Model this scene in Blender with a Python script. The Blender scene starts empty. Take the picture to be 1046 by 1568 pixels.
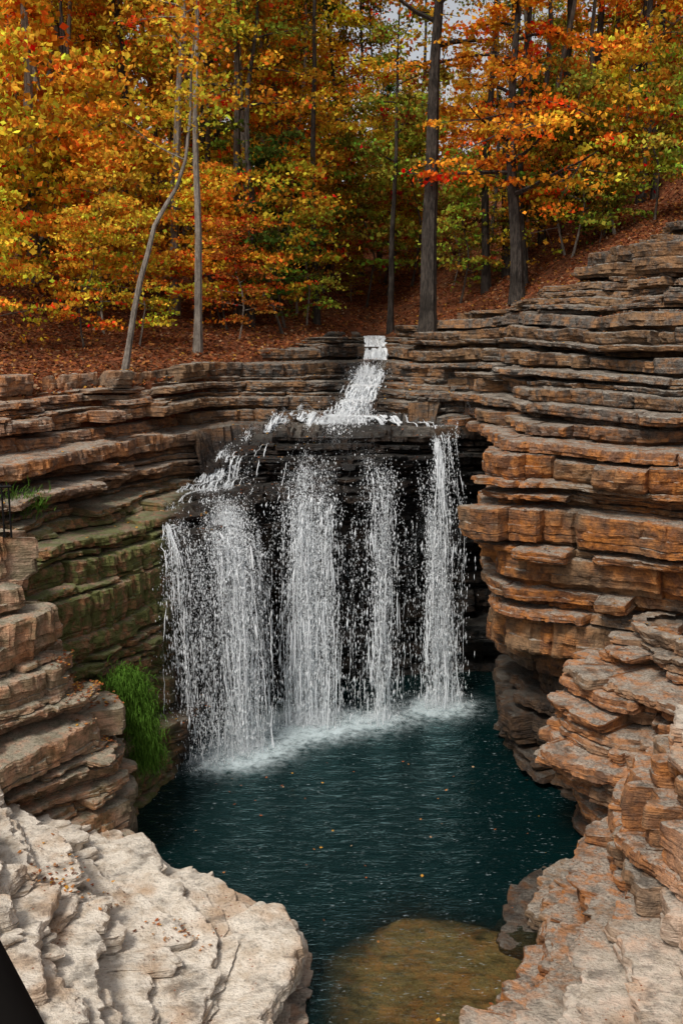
import bpy, math, numpy as np, time
T0=time.time()
rng=np.random.default_rng(11)
sc=bpy.context.scene
# ---------------------------------------------------------------- noise
def _h(ix,iy,iz,seed):
    h=(ix.astype(np.int64)*374761393+iy.astype(np.int64)*668265263+iz.astype(np.int64)*1274126177+seed*974711)&0xFFFFFFFF
    h=((h^(h>>13))*1103515245)&0xFFFFFFFF
    h=((h^(h>>15))*668265263)&0xFFFFFFFF
    h=h^(h>>16)
    return h/2147483648.0-1.0
def vn(x,y,z,seed=0):
    x,y,z=np.broadcast_arrays(np.asarray(x,float),np.asarray(y,float),np.asarray(z,float))
    fx,fy,fz=np.floor(x),np.floor(y),np.floor(z)
    ix,iy,iz=fx.astype(np.int64),fy.astype(np.int64),fz.astype(np.int64)
    tx,ty,tz=x-fx,y-fy,z-fz
    tx=tx*tx*(3-2*tx);ty=ty*ty*(3-2*ty);tz=tz*tz*(3-2*tz)
    def L(a,b,t):return a+(b-a)*t
    return L(L(L(_h(ix,iy,iz,seed),_h(ix+1,iy,iz,seed),tx),L(_h(ix,iy+1,iz,seed),_h(ix+1,iy+1,iz,seed),tx),ty),
             L(L(_h(ix,iy,iz+1,seed),_h(ix+1,iy,iz+1,seed),tx),L(_h(ix,iy+1,iz+1,seed),_h(ix+1,iy+1,iz+1,seed),tx),ty),tz)
def fbm(x,y,z,o=4,seed=0):
    s=0;a=.5
    for i in range(o):
        f=2.03**i
        s=s+a*vn(x*f+i*7.3,y*f-i*3.1,z*f+i*1.7,seed+i);a*=.5
    return s
def cell(x,y,z,seed):
    wx=x+.5*vn(x*.7,y*.7,z*.7,seed+1);wy=y+.5*vn(x*.7,y*.7,z*.7,seed+2);wz=z+.4*vn(x*.7,y*.7,z*.7,seed+3)
    return _h(np.floor(wx),np.floor(wy),np.floor(wz),seed)
def sstep(a,b,x):
    t=np.clip((x-a)/(b-a),0,1);return t*t*(3-2*t)
# ---------------------------------------------------------------- mesh helper
def build(name,V,F,mats,mi=None,attrs=None,smooth=True,parent=None,link=True):
    V=np.asarray(V,np.float32)
    me=bpy.data.meshes.new(name)
    me.vertices.add(len(V));me.vertices.foreach_set('co',V.ravel())
    loops=np.concatenate([f.ravel() for f in F]).astype(np.int32)
    tot=np.concatenate([np.full(len(f),f.shape[1],np.int32) for f in F])
    st=np.concatenate([[0],np.cumsum(tot)[:-1]]).astype(np.int32)
    me.loops.add(len(loops));me.loops.foreach_set('vertex_index',loops)
    me.polygons.add(len(tot));me.polygons.foreach_set('loop_start',st)
    try: me.polygons.foreach_set('loop_total',tot)
    except Exception: pass
    if mi is not None:
        m=np.concatenate([np.full(len(f),a,np.int32) for f,a in zip(F,mi)])
        me.polygons.foreach_set('material_index',m)
    for m in mats: me.materials.append(m)
    me.update(calc_edges=True)
    me.polygons.foreach_set('use_smooth',np.full(len(tot),smooth,bool))
    if attrs:
        for k,a in attrs.items():
            at=me.attributes.new(k,'FLOAT_COLOR','POINT')
            c=np.ones((len(V),4),np.float32);c[:,:a.shape[1]]=a
            at.data.foreach_set('color',c.ravel())
    me.validate()
    if not link: return me
    ob=bpy.data.objects.new(name,me);sc.collection.objects.link(ob)
    if parent: ob.parent=parent
    return ob
def gridfaces(nr,nc,base=0):
    i=np.arange(nr-1)[:,None]*nc+np.arange(nc-1)[None,:]
    i=i.ravel()+base
    return np.stack([i,i+1,i+nc+1,i+nc],1)
def cat(pts,u):
    pts=np.asarray(pts,float);n=len(pts)
    P=np.vstack([2*pts[0]-pts[1],pts,2*pts[-1]-pts[-2]])
    i=np.clip(np.floor(u).astype(int),0,n-2);t=(u-i)[:,None]
    a,b,c,d=P[i],P[i+1],P[i+2],P[i+3]
    return .5*((2*b)+(-a+c)*t+(2*a-5*b+4*c-d)*t*t+(-a+3*b-3*c+d)*t**3)
# ---------------------------------------------------------------- materials
class NT:
    def __init__(s,name):
        s.m=bpy.data.materials.new(name);s.m.use_nodes=True;s.t=s.m.node_tree;s.t.nodes.clear()
        s.out=s.n('ShaderNodeOutputMaterial')
    def n(s,ty,**k):
        nd=s.t.nodes.new(ty)
        for a,b in k.items(): setattr(nd,a,b)
        return nd
    def l(s,a,b): s.t.links.new(a,b)
    def val(s,nd,inp,v):
        if isinstance(v,bpy.types.NodeSocket): s.l(v,nd.inputs[inp])
        else: nd.inputs[inp].default_value=v
    def mix(s,f,a,b,mode='MIX'):
        nd=s.n('ShaderNodeMix',data_type='RGBA',blend_type=mode)
        for i,v in ((0,f),(6,a),(7,b)):
            if isinstance(v,tuple): v=(*v,1) if len(v)==3 else v
            s.val(nd,i,v)
        return nd.outputs[2]
    def math(s,op,a,b=0.,c=None,clamp=False):
        nd=s.n('ShaderNodeMath',operation=op,use_clamp=clamp)
        s.val(nd,0,a);s.val(nd,1,b)
        if c is not None:s.val(nd,2,c)
        return nd.outputs[0]
    def rng(s,v,a,b,c=0.,d=1.):
        nd=s.n('ShaderNodeMapRange',interpolation_type='SMOOTHSTEP')
        s.val(nd,0,v)
        for i,q in ((1,a),(2,b),(3,c),(4,d)): nd.inputs[i].default_value=q
        return nd.outputs[0]
    def noise(s,vec,scale,detail=5,rough=.6,dist=0.):
        nd=s.n('ShaderNodeTexNoise');nd.inputs['Scale'].default_value=scale;nd.inputs['Detail'].default_value=detail
        nd.inputs['Roughness'].default_value=rough;nd.inputs['Distortion'].default_value=dist
        s.l(vec,nd.inputs['Vector']);return nd.outputs[0]
    def scalev(s,vec,sc_):
        nd=s.n('ShaderNodeMapping');s.l(vec,nd.inputs[0]);nd.inputs['Scale'].default_value=sc_;return nd.outputs[0]
def rock_mat():
    k=NT('stratified_limestone')
    geo=k.n('ShaderNodeNewGeometry');pos=geo.outputs['Position']
    a1=k.n('ShaderNodeAttribute',attribute_name='ra');s1=k.n('ShaderNodeSeparateColor');k.l(a1.outputs[0],s1.inputs[0])
    a2=k.n('ShaderNodeAttribute',attribute_name='rb');s2=k.n('ShaderNodeSeparateColor');k.l(a2.outputs[0],s2.inputs[0])
    rnd,wet_shade,moss=s1.outputs; orange,pale,grey=s2.outputs
    sx=k.n('ShaderNodeSeparateXYZ');k.l(geo.outputs['Normal'],sx.inputs[0]);nz=sx.outputs[2]
    big=k.noise(pos,.9,3);mid=k.noise(pos,4.,4,.65);fine=k.noise(pos,22.,4,.7)
    strat=k.noise(k.scalev(pos,(1.2,1.2,14)),1.6,4,.65)
    tan=k.mix(k.rng(mid,.35,.68),(.30,.18,.095),(.14,.085,.048))
    ora=k.mix(k.rng(mid,.38,.62),(.50,.185,.042),(.22,.08,.026))
    of=k.math('MULTIPLY',k.rng(k.math('ADD',big,k.math('MULTIPLY',rnd,.28)),.42,.74),orange,clamp=True)
    c=k.mix(of,tan,ora)
    gr=k.mix(k.rng(fine,.3,.7),(.18,.165,.145),(.065,.06,.053))
    gf=k.math('MULTIPLY',k.rng(k.math('ADD',mid,k.math('MULTIPLY',rnd,.3)),.5,.85),grey,clamp=True)
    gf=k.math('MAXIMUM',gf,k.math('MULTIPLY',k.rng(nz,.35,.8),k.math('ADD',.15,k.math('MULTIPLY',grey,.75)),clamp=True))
    c=k.mix(gf,c,gr)
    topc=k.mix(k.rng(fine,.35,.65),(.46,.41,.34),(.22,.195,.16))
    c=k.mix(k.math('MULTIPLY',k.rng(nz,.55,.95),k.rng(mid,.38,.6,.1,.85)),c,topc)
    pc=k.mix(k.rng(mid,.40,.70),(.76,.69,.59),(.54,.45,.35))
    pc=k.mix(k.rng(big,.50,.66,0,.6),pc,(.46,.28,.15))
    c=k.mix(pale,c,pc)
    c=k.mix(k.rng(strat,.5,.70,0,.75),c,k.mix(.8,c,(.035,.028,.022)))
    c=k.mix(k.rng(fine,.52,.72,0,.6),c,k.mix(.8,c,(.03,.025,.02)))
    blot=k.noise(pos,1.7,5,.7)
    c=k.mix(k.math('MULTIPLY',k.rng(blot,.50,.66,0,.7),k.math('SUBTRACT',1.,pale)),c,k.mix(.75,c,(.04,.034,.03)))
    vo=k.n('ShaderNodeTexVoronoi');vo.inputs['Scale'].default_value=9;k.l(pos,vo.inputs['Vector'])
    lf=k.math('MULTIPLY',k.math('LESS_THAN',vo.outputs['Distance'],.13),k.rng(nz,.6,.85))
    lf=k.math('MULTIPLY',lf,k.rng(big,.5,.6))
    c=k.mix(lf,c,k.mix(vo.outputs['Color'],(.30,.08,.02),(.16,.05,.02)))
    mo=k.math('MULTIPLY',moss,k.rng(mid,.38,.56),clamp=True)
    c=k.mix(k.math('MULTIPLY',mo,.88),c,k.mix(fine,(.04,.07,.014),(.18,.18,.055)))
    wf=k.math('MULTIPLY',wet_shade,k.rng(big,.2,.5,.85,1.),clamp=True)
    c=k.mix(wf,c,k.mix(.9,c,(.005,.006,.007)))
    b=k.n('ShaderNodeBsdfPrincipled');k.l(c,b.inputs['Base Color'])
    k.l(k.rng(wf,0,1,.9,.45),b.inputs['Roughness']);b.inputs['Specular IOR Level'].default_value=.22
    h=k.math('ADD',k.math('MULTIPLY',mid,.7),k.math('ADD',k.math('MULTIPLY',fine,.45),k.math('MULTIPLY',strat,.7)))
    bp=k.n('ShaderNodeBump');bp.inputs['Strength'].default_value=.85;bp.inputs['Distance'].default_value=.1
    k.l(h,bp.inputs['Height']);k.l(bp.outputs[0],b.inputs['Normal']);k.l(b.outputs[0],k.out.inputs[0]);return k.m
def leaf_mat():
    k=NT('autumn_leaf')
    oi=k.n('ShaderNodeObjectInfo');at=k.n('ShaderNodeAttribute',attribute_name='lc')
    c=k.mix(1.,oi.outputs['Color'],at.outputs[0],'MULTIPLY')
    d=k.n('ShaderNodeBsdfDiffuse');t=k.n('ShaderNodeBsdfTranslucent');k.l(c,d.inputs[0]);k.l(c,t.inputs[0])
    m=k.n('ShaderNodeMixShader');m.inputs[0].default_value=.33;k.l(d.outputs[0],m.inputs[1]);k.l(t.outputs[0],m.inputs[2])
    k.l(m.outputs[0],k.out.inputs[0]);return k.m
def bark_mat(name,ca,cb):
    k=NT(name);geo=k.n('ShaderNodeNewGeometry');p=geo.outputs['Position']
    n=k.noise(k.scalev(p,(6,6,1.2)),3.,4,.7);n2=k.noise(p,1.4,3)
    c=k.mix(k.rng(n,.35,.65),ca,cb);c=k.mix(k.rng(n2,.5,.7,0,.6),c,tuple(x*.5 for x in cb))
    b=k.n('ShaderNodeBsdfDiffuse');k.l(c,b.inputs[0])
    bp=k.n('ShaderNodeBump');bp.inputs['Strength'].default_value=.8;bp.inputs['Distance'].default_value=.05
    k.l(n,bp.inputs['Height']);k.l(bp.outputs[0],b.inputs['Normal']);k.l(b.outputs[0],k.out.inputs[0]);return k.m
def ground_mat():
    k=NT('leaf_litter_soil');geo=k.n('ShaderNodeNewGeometry');p=geo.outputs['Position']
    vo=k.n('ShaderNodeTexVoronoi');vo.inputs['Scale'].default_value=7;k.l(p,vo.inputs['Vector'])
    sp=k.n('ShaderNodeSeparateColor');k.l(vo.outputs['Color'],sp.inputs[0])
    c=k.mix(k.rng(sp.outputs[0],0,1),(.22,.075,.035),(.10,.04,.022));c=k.mix(k.rng(sp.outputs[1],.8,1),c,(.30,.14,.06))
    c=k.mix(k.rng(k.noise(p,.5,4),.45,.65,0,.5),c,(.05,.03,.018))
    b=k.n('ShaderNodeBsdfDiffuse');k.l(c,b.inputs[0])
    bp=k.n('ShaderNodeBump');bp.inputs['Strength'].default_value=.7;bp.inputs['Distance'].default_value=.06
    k.l(sp.outputs[2],bp.inputs['Height']);k.l(bp.outputs[0],b.inputs['Normal']);k.l(b.outputs[0],k.out.inputs[0]);return k.m
def white_mat():
    k=NT('falling_water')
    d=k.n('ShaderNodeBsdfDiffuse');d.inputs[0].default_value=(.90,.93,.95,1)
    t=k.n('ShaderNodeBsdfTranslucent');t.inputs[0].default_value=(.90,.93,.95,1)
    m=k.n('ShaderNodeMixShader');m.inputs[0].default_value=.25;k.l(d.outputs[0],m.inputs[1]);k.l(t.outputs[0],m.inputs[2])
    k.l(m.outputs[0],k.out.inputs[0]);return k.m
def pool_mat():
    k=NT('pool_water');geo=k.n('ShaderNodeNewGeometry');p=geo.outputs['Position']
    at=k.n('ShaderNodeAttribute',attribute_name='wa');s=k.n('ShaderNodeSeparateColor');k.l(at.outputs[0],s.inputs[0])
    foam,shal,_=s.outputs
    n1=k.noise(k.scalev(p,(1.,2.6,1)),2.2,3,.55,.4);n2=k.noise(k.scalev(p,(1.,2.6,1)),6.5,4,.62,.3)
    h=k.math('ADD',n1,k.math('MULTIPLY',n2,.5))
    bp=k.n('ShaderNodeBump');bp.inputs['Strength'].default_value=.55;bp.inputs['Distance'].default_value=.11;k.l(h,bp.inputs['Height'])
    deep=k.n('ShaderNodeBsdfDiffuse');k.l(k.mix(k.noise(p,.6,3),(.0007,.0065,.0072),(.0012,.0135,.0138)),deep.inputs[0])
    tr=k.n('ShaderNodeBsdfTransparent');tr.inputs[0].default_value=(.70,.64,.42,1)
    b0=k.n('ShaderNodeMixShader');k.l(shal,b0.inputs[0]);k.l(deep.outputs[0],b0.inputs[1]);k.l(tr.outputs[0],b0.inputs[2])
    gl=k.n('ShaderNodeBsdfGlossy');gl.inputs[0].default_value=(.62,.88,.88,1);gl.inputs['Roughness'].default_value=.04;k.l(bp.outputs[0],gl.inputs['Normal'])
    fr=k.n('ShaderNodeFresnel');fr.inputs['IOR'].default_value=1.29;k.l(bp.outputs[0],fr.inputs['Normal'])
    b1=k.n('ShaderNodeMixShader');k.l(fr.outputs[0],b1.inputs[0]);k.l(b0.outputs[0],b1.inputs[1]);k.l(gl.outputs[0],b1.inputs[2])
    fd=k.n('ShaderNodeBsdfDiffuse');fd.inputs[0].default_value=(.48,.56,.58,1)
    fn=k.noise(p,4.,8,.8);ff=k.math('MULTIPLY',k.rng(foam,0,.9),k.rng(k.math('ADD',fn,k.math('MULTIPLY',foam,.18)),.42,.80),clamp=True)
    fl=k.noise(k.scalev(p,(1.,3.4,1)),9.,3,.6);ff=k.math('MAXIMUM',ff,k.math('MULTIPLY',k.rng(fl,.61,.68,0,.5),k.rng(n1,.49,.6)))  # stretched pale dashes: sky glints on ripples painted in the foam colour
    b2=k.n('ShaderNodeMixShader');k.l(ff,b2.inputs[0]);k.l(b1.outputs[0],b2.inputs[1]);k.l(fd.outputs[0],b2.inputs[2])
    k.l(b2.outputs[0],k.out.inputs[0]);return k.m
def plain(name,c,r=.6,metal=0.):
    k=NT(name);geo=k.n('ShaderNodeNewGeometry')
    b=k.n('ShaderNodeBsdfPrincipled');k.l(k.mix(k.noise(geo.outputs['Position'],12.),c,tuple(x*.6 for x in c)),b.inputs['Base Color'])
    b.inputs['Roughness'].default_value=r;b.inputs['Metallic'].default_value=metal;b.inputs['Specular IOR Level'].default_value=.15;k.l(b.outputs[0],k.out.inputs[0]);return k.m
ROCK=rock_mat();LEAF=leaf_mat();GROUND=ground_mat();WHITE=white_mat();POOL=pool_mat()
BARKD=bark_mat('dark_bark',(.09,.075,.063),(.03,.026,.023));BARKP=bark_mat('pale_bark',(.29,.255,.215),(.14,.12,.10))
BARKM=bark_mat('brown_bark',(.14,.115,.093),(.055,.045,.037))
GRASS=plain('grass_blade',(.09,.20,.02),.8);IRON=plain('painted_iron',(.01,.01,.01),.5);DARKM=plain('dark_matte',(.008,.007,.006),.9)
# ---------------------------------------------------------------- ground function
RX=np.array([-80,-20,-14,-12,-9,-7.2,-5.6,-4.2,-2.8,-1.2,.2,1,2.2,3.2,5,7,9,12,14,17,25,80.])
RY=np.array([-60,-40,-5,12,20.6,22.2,23.6,26.2,28.4,31,34.5,36,34.5,32.8,30.6,28.8,27.6,26.5,15,-5,-40,-60.])
RZ=np.array([10,9.,8.4,8.2,8.2,8.2,8.3,8.5,8.8,9.2,9.4,9.4,9.35,9.5,10,11,11.9,12.4,12.6,12.8,13,14.])-.15
def G(x,y):
    x=np.asarray(x,float);y=np.asarray(y,float)
    d=y-np.interp(x,RX,RY);zr=np.interp(x,RX,RZ)
    dp=np.clip(np.minimum(d,np.maximum(y-18,0)),0,None)
    z=zr+.16*dp+.0018*dp**2+fbm(x*.25,y*.25,0,3,5)*.5*sstep(0,6,dp)+fbm(x*1.3,y*1.3,0,3,6)*.12
    return np.where(d<0,np.maximum(zr-.25+d*6,-2.5),z),d
# stream bed worn into the ledges (maximum rock height along the watercourse)
def bed(x,y):
    n=.035*fbm(x*3,y*3,0.,3,33)
    zc=np.interp(y,[23.4,24.15,24.4,24.95,25.8,27.2,28.3,30,32,34.6],[5.7,5.85,6.15,6.8,7.02,7.35,7.8,8.35,8.85,9.3])
    xc=np.interp(y,[24,25.6,27,29,31,33],[-.1,-.1,.2,.7,.95,1.1]);hw=np.interp(y,[24,25.2,26.6,28,31],[1.35,1.3,.8,.5,.42])
    a=zc+np.maximum(np.abs(x-xc)-hw,0)*6
    zl=np.interp(y,[21.5,22.6,24.4,25.1,26.0,27],[5.45,5.5,5.75,6.35,6.85,7.15]);xl=np.interp(y,[22,24,25.4,26.3,27],[-3.0,-3.1,-2.6,-1.6,-.5])
    b=np.where(y<26.9,zl+np.maximum(np.abs(x-xl)-.65,0)*6,99)
    zr=np.interp(y,[25.2,25.8,26.8],[6.8,6.95,7.2]);b2=np.where((y>24.8)&(y<26.8),zr+np.maximum(np.abs(x-1.9)-.6,0)*6,99)
    m=np.minimum(np.minimum(a,b),b2)
    st=np.where((y>26.9)&(y<33),.36,.12)
    q=np.floor((m+n*2)/st)*st
    return np.where(y>33,m,q)+.3*n
# ---------------------------------------------------------------- lofted strata
hx0,hy0,hres=-10.,10.,.06;hnx,hny=int(20/hres),int(30/hres)
H=np.full((hnx,hny),-2.)
def splat(P):
    i=((P[:,0]-hx0)/hres).astype(int);j=((P[:,1]-hy0)/hres).astype(int)
    ok=(i>=0)&(i<hnx)&(j>=0)&(j<hny)
    np.maximum.at(H,(i[ok],j[ok]),P[ok,2])
def loft(name,levels,thick,attrf,ds=.045,seed=0,gap=.45,block=.14,clampg=True,gm=None,rec=.22,lo=1.,tilt=None,bedf=None):
    r=np.random.default_rng(seed)
    Z=np.array([l[0] for l in levels]);m=len(levels[0][1])
    ref=cat(np.mean([l[1] for l in levels],0),np.linspace(0,m-1,600))
    seg=np.r_[0,np.cumsum(np.linalg.norm(np.diff(ref,axis=0),axis=1))]
    ns=int(seg[-1]/ds);arc=np.linspace(0,seg[-1],ns);u=np.interp(arc,seg,np.linspace(0,m-1,600))
    C=np.array([cat(l[1],u) for l in levels])
    def at(z):
        i=np.clip(np.searchsorted(Z,z)-1,0,len(Z)-2);t=np.clip((z-Z[i])/(Z[i+1]-Z[i]),0,1);return C[i]*(1-t)+C[i+1]*t
    zt=Z[-1];zb=Z[0]
    rows=[];ra=[];prev=None;z=zt;li=0;lastrec=True
    kk=np.ones(15)/15
    def breaks(mean,mn,sig,slope):
        br=np.cumsum(r.exponential(mean,int(seg[-1]/(mean+mn)*1.6)+12)+mn)-mean
        bi=np.searchsorted(br,arc);L=len(br)+1
        lo_=np.r_[br[0]-1,br][bi];hi=np.r_[br,br[-1]+1][bi]
        v=r.normal(0,sig,L);s=r.normal(0,slope,L)
        return bi,v,v[bi]+s[bi]*(arc-(lo_+hi)/2),np.minimum(arc-lo_,hi-arc),L
    while z>zb:
        h=thick(z,r);isrec=(not lastrec) and r.random()<rec;lastrec=isrec
        if isrec: h=r.uniform(.09,.17)
        zm=z-h*.5;XY=at(zm)
        tg=np.gradient(XY,axis=0);tg=np.stack([np.convolve(np.pad(tg[:,i],7,'edge'),kk,'valid') for i in (0,1)],1)
        tg/=np.linalg.norm(tg,axis=1)[:,None]+1e-9;N=np.stack([tg[:,1],-tg[:,0]],1)
        q=np.ones(ns) if gm is None else gm(XY[:,0],XY[:,1],zm)
        bi,bv,o1,dd,L=breaks(.9,.25,block,.13);o1=np.clip(o1,-.45,.45)
        miss=(r.random(L)<.15)*r.uniform(.15,.5,L);bz=r.normal(0,.03,L);rb=r.random(L)
        _,_,o2,d2,_=breaks(.20,.08,.025,.2)
        _,_,o3,d3,_=breaks(.26,.10,.03,.16)
        o2=np.clip(o2,-.08,.08);o3=np.clip(o3,-.08,.08)
        crack=np.exp(-(dd/.035)**2)*r.uniform(.05,.16)
        base=(o1-miss[bi]+r.normal(0,block*.7)-(gap*.75 if isrec else 0))*q+lo*.32*fbm(arc*.45,zm*.8,0.,3,seed+1)+.09*fbm(arc*1.6,li*3.7,0.,4,seed+2)-crack
        w=lambda zz:.22*fbm(arc*.22,zz*.25,0.,3,seed+3)+.07*fbm(arc*.8,zz*.6,3.,3,seed+4)
        zt_=z+w(z)+bz[bi]*min(1,h*4);zb_=z-h+w(z-h);g=r.uniform(.1,.28);dep=gap*r.uniform(.4,1.3)*(.6+.8*vn(arc*.7,li*2.1,0.,seed+5)**2)*q
        if r.random()<.2: dep=dep*.15
        hh=zt_-zb_
        prof=[(0,.30,0),(.0,.10,0),(.02,.02,0),(.10,0.,0),(.3,.0,0),(.48,.0,0),(.5,.015,1),(.75,.01,1),(1-g-.06,.02,1),(1-g,.06,1),(1-g*.8,dep*.6,1),(1.,dep,1)]
        bul=.06*r.normal()
        edge=[]
        for f,i,w_ in prof:
            oo=base+(o3 if w_ else o2)
            p=XY+N*(oo-i+bul*(f-.4))[:,None]
            edge.append(np.c_[p,zt_-hh*f])
        if prev is not None:
            for t in ((.25,.5,.75) if tilt is None else (.12,.25,.37,.5,.62,.75,.87)):
                rows.append(prev*(1-t)+edge[0]*t);ra.append(rb[bi])
        for e in edge: rows.append(e);ra.append(rb[bi])
        prev=edge[-1];z-=h;li+=1
    V=np.array(rows);nr=len(V);V=V.reshape(-1,3);RA=np.array(ra).reshape(-1)
    p=V*1.
    if tilt is not None: V[:,2]+=tilt(V[:,0],V[:,1],V[:,2])
    for ax in range(3):
        V[:,ax]+=(.06*fbm(p[:,0]*1.7,p[:,1]*1.7,p[:,2]*2.3,2,40+ax)+.045*fbm(p[:,0]*8,p[:,1]*8,p[:,2]*12,3,50+ax)+.014*cell(p[:,0]*4.5,p[:,1]*4.5,p[:,2]*7,70+ax))*(1 if ax<2 else .5)
    if bedf is not None: V[:,2]=np.where(V[:,2]>5.2,np.minimum(V[:,2],bedf(V[:,0],V[:,1])),V[:,2])
    if clampg:
        g,d=G(V[:,0],V[:,1]);V[:,2]=np.where(d>.5,np.minimum(V[:,2],g-.15),V[:,2])
    splat(V)
    A,B=attrf(V,RA)
    return build(name,V,[gridfaces(nr,ns)],[ROCK],attrs={'ra':A,'rb':B},smooth=False)
def attr(wet_shade,moss,orange,pale,grey):
    def f(V,RA):
        x,y,z=V.T;o=np.ones(len(V))
        return (np.c_[RA,np.clip(wet_shade(x,y,z)*o,0,1),np.clip(moss(x,y,z)*o,0,1)],np.c_[np.clip(orange(x,y,z)*o,0,1),np.clip(pale(x,y,z)*o,0,1),np.clip(grey(x,y,z)*o,0,1)])
    return f
Lw=[(-1.2,[(-7,15),(-4.6,17.2),(-3.9,19),(-3.3,21),(-3,23.2),(-2,25),(-.5,26),(1,26.6),(2.6,27),(4.6,27),(6.5,26)]),
(0,[(-7,15.2),(-4.7,17.4),(-4.0,19),(-3.35,20.8),(-3.1,23),(-2.1,24.9),(-.5,25.9),(1,26.5),(2.6,27),(4.6,27),(6.5,26)]),
(2.7,[(-7.2,15.5),(-5.2,17.8),(-4.4,19.4),(-3.7,21),(-3.3,23),(-2.2,24.8),(-.5,25.8),(1,26.4),(2.6,26.9),(4.6,27),(6.5,26)]),
(4.6,[(-7.4,15.8),(-5.6,18),(-4.6,19.8),(-3.9,21.1),(-3.1,22.9),(-2,24.3),(-.5,25.2),(1,25.8),(2.4,26.5),(4.4,26.8),(6.5,26)]),
(5.5,[(-7.6,16.2),(-6,18.4),(-4.7,20.3),(-3.75,21.5),(-2.75,23),(-1.7,23.9),(-.4,24.2),(1,24.7),(2.2,25.9),(4.2,26.5),(6.5,26)]),
(5.62,[(-7.7,16.8),(-6.2,18.7),(-5.2,21.2),(-4.5,23.0),(-3.3,24.7),(-1.8,24.7),(-.4,24.3),(1,24.75),(2.2,25.85),(4.2,26.4),(6.5,26)]),
(6.15,[(-7.8,17.3),(-6.4,19.2),(-5.3,21.6),(-4.6,23.3),(-3.3,25.0),(-1.8,24.8),(-.4,24.45),(1,24.9),(2.2,25.7),(4.2,26.2),(6.5,26)]),
(6.8,[(-8,18),(-6.6,20),(-5.4,22),(-4.6,23.8),(-3.2,25.3),(-1.6,25.2),(-.4,24.9),(1,25.2),(2.2,25.6),(4,26),(6,25.5)]),
(6.95,[(-8.1,18.4),(-6.7,20.4),(-5.5,22.4),(-4.5,24.3),(-3.3,26.3),(-1.5,26.5),(-.2,26.4),(1.1,26.2),(2.2,25.9),(4,26.1),(6,25.5)]),
(7.3,[(-8.4,19),(-6.8,20.8),(-5.5,22.7),(-4.4,24.6),(-3.2,26.6),(-1.4,27),(0,27.3),(1.4,26.9),(2.4,26.4),(4,26.2),(6,25.5)]),
(7.75,[(-8.7,19.5),(-7,21.2),(-5.6,22.9),(-4.3,25),(-3,27),(-1.2,27.6),(.3,28.2),(1.5,27.4),(2.6,26.9),(4.2,26.6),(6.2,25.7)]),
(8.2,[(-9,20),(-7.2,21.6),(-5.6,23),(-4.2,25.4),(-2.8,27.4),(-1,28.4),(.5,30),(1.7,28.8),(2.8,27.6),(4.4,27),(6.5,26)]),
(9.2,[(-10,24),(-8,27),(-6,29),(-4.4,30.6),(-2.8,31.4),(-.6,32),(1,34.6),(2.1,32.5),(3.4,31),(5,29),(7,28)]),
(9.7,[(-10,27),(-8,30),(-6,32),(-4.4,33),(-2.8,34),(-.6,35),(1,38),(2.4,35),(4,33),(6,31),(8,30)])]
def thL(z,r):
    return r.choice([.11,.16,.23,.36],p=[.25,.3,.28,.17])*r.uniform(.85,1.2) if z>5.5 else r.choice([.16,.26,.45,.8],p=[.3,.25,.25,.2])*r.uniform(.85,1.15)
wetL=lambda x,y,z: sstep(-4.2,-3.5,x)*sstep(7.6,6.6,z)*sstep(19.9,21.,y)*1. + sstep(1.3,.6,np.abs(x-.5))*sstep(9.6,8.8,z)*.8*(z>6.6)
loft('rock_cliff',Lw,thL,attr(wetL,lambda x,y,z:sstep(-3.3,-4,x)*sstep(6.2,5.2,z)*1.,
   lambda x,y,z:.35+.65*sstep(-3.8,-5,x)*sstep(6.2,6.8,z),lambda x,y,z:.1*sstep(-4.2,-5,x)*sstep(5.6,6.2,z),lambda x,y,z:.35+.6*sstep(-4,-2,x)+.1*sstep(7.5,8.3,z)),seed=3,gap=.55,block=.19,
   gm=lambda x,y,z:1-.7*sstep(-3,-4,x)*(z<5.3)-.45*sstep(-4,-3,x)*(z>5.4),rec=.28,bedf=bed)
Rw=[(-1.2,[(6.5,28),(4.8,25.5),(4.1,21.6),(4.9,19.4),(6.2,18.4),(9,17.4)]),
(0,[(6.5,28),(4.8,25.5),(3.8,21.1),(4.8,19.2),(6.4,18.4),(9,17.6)]),
(2.3,[(6.5,28),(4.9,25.5),(4.3,21.9),(5.4,20.3),(7,19.2),(9,18.4)]),
(2.75,[(6.3,27.5),(4.7,25),(3.5,20.9),(4.7,19.6),(6.5,18.6),(9,17.9)]),
(4.5,[(6,27.5),(4.5,25),(3.1,20.7),(4.8,19.4),(6.7,18.5),(9,18)]),
(6,[(5,27.5),(4.3,25.2),(2.95,20.6),(4.8,19.3),(6.8,18.5),(9,18)]),
(7.0,[(2.8,27.4),(3.7,25.2),(3.05,20.8),(4.8,19.5),(6.8,18.7),(9,18.2)]),
(7.3,[(2.5,27.6),(3.5,25.4),(3.7,21.8),(5.1,20.2),(6.9,19.3),(9,18.6)]),
(7.9,[(2.1,28),(3.2,25.8),(4.1,22.8),(5.4,21.2),(7,20.2),(10,19.4)]),
(9,[(2.0,31),(3.5,28),(4.7,25.4),(5.9,23.7),(7.4,22.4),(10,21.5)]),
(10,[(3.2,34),(4.8,30.5),(5.5,27.6),(6.4,25.5),(7.8,24.2),(10.5,23.3)]),
(11.7,[(5,37),(7,33.5),(7.4,29.5),(8,27.5),(8.7,26),(11,25)]),
(12.2,[(6,38),(8,34),(8.4,30.4),(9,28.4),(9.6,27),(12,26)])]
def thR(z,r): return (r.choice([.14,.2,.3,.42],p=[.25,.3,.25,.2]) if z>6.2 else r.choice([.18,.32,.6,1.],p=[.25,.25,.3,.2]))*r.uniform(.85,1.15)
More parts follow.
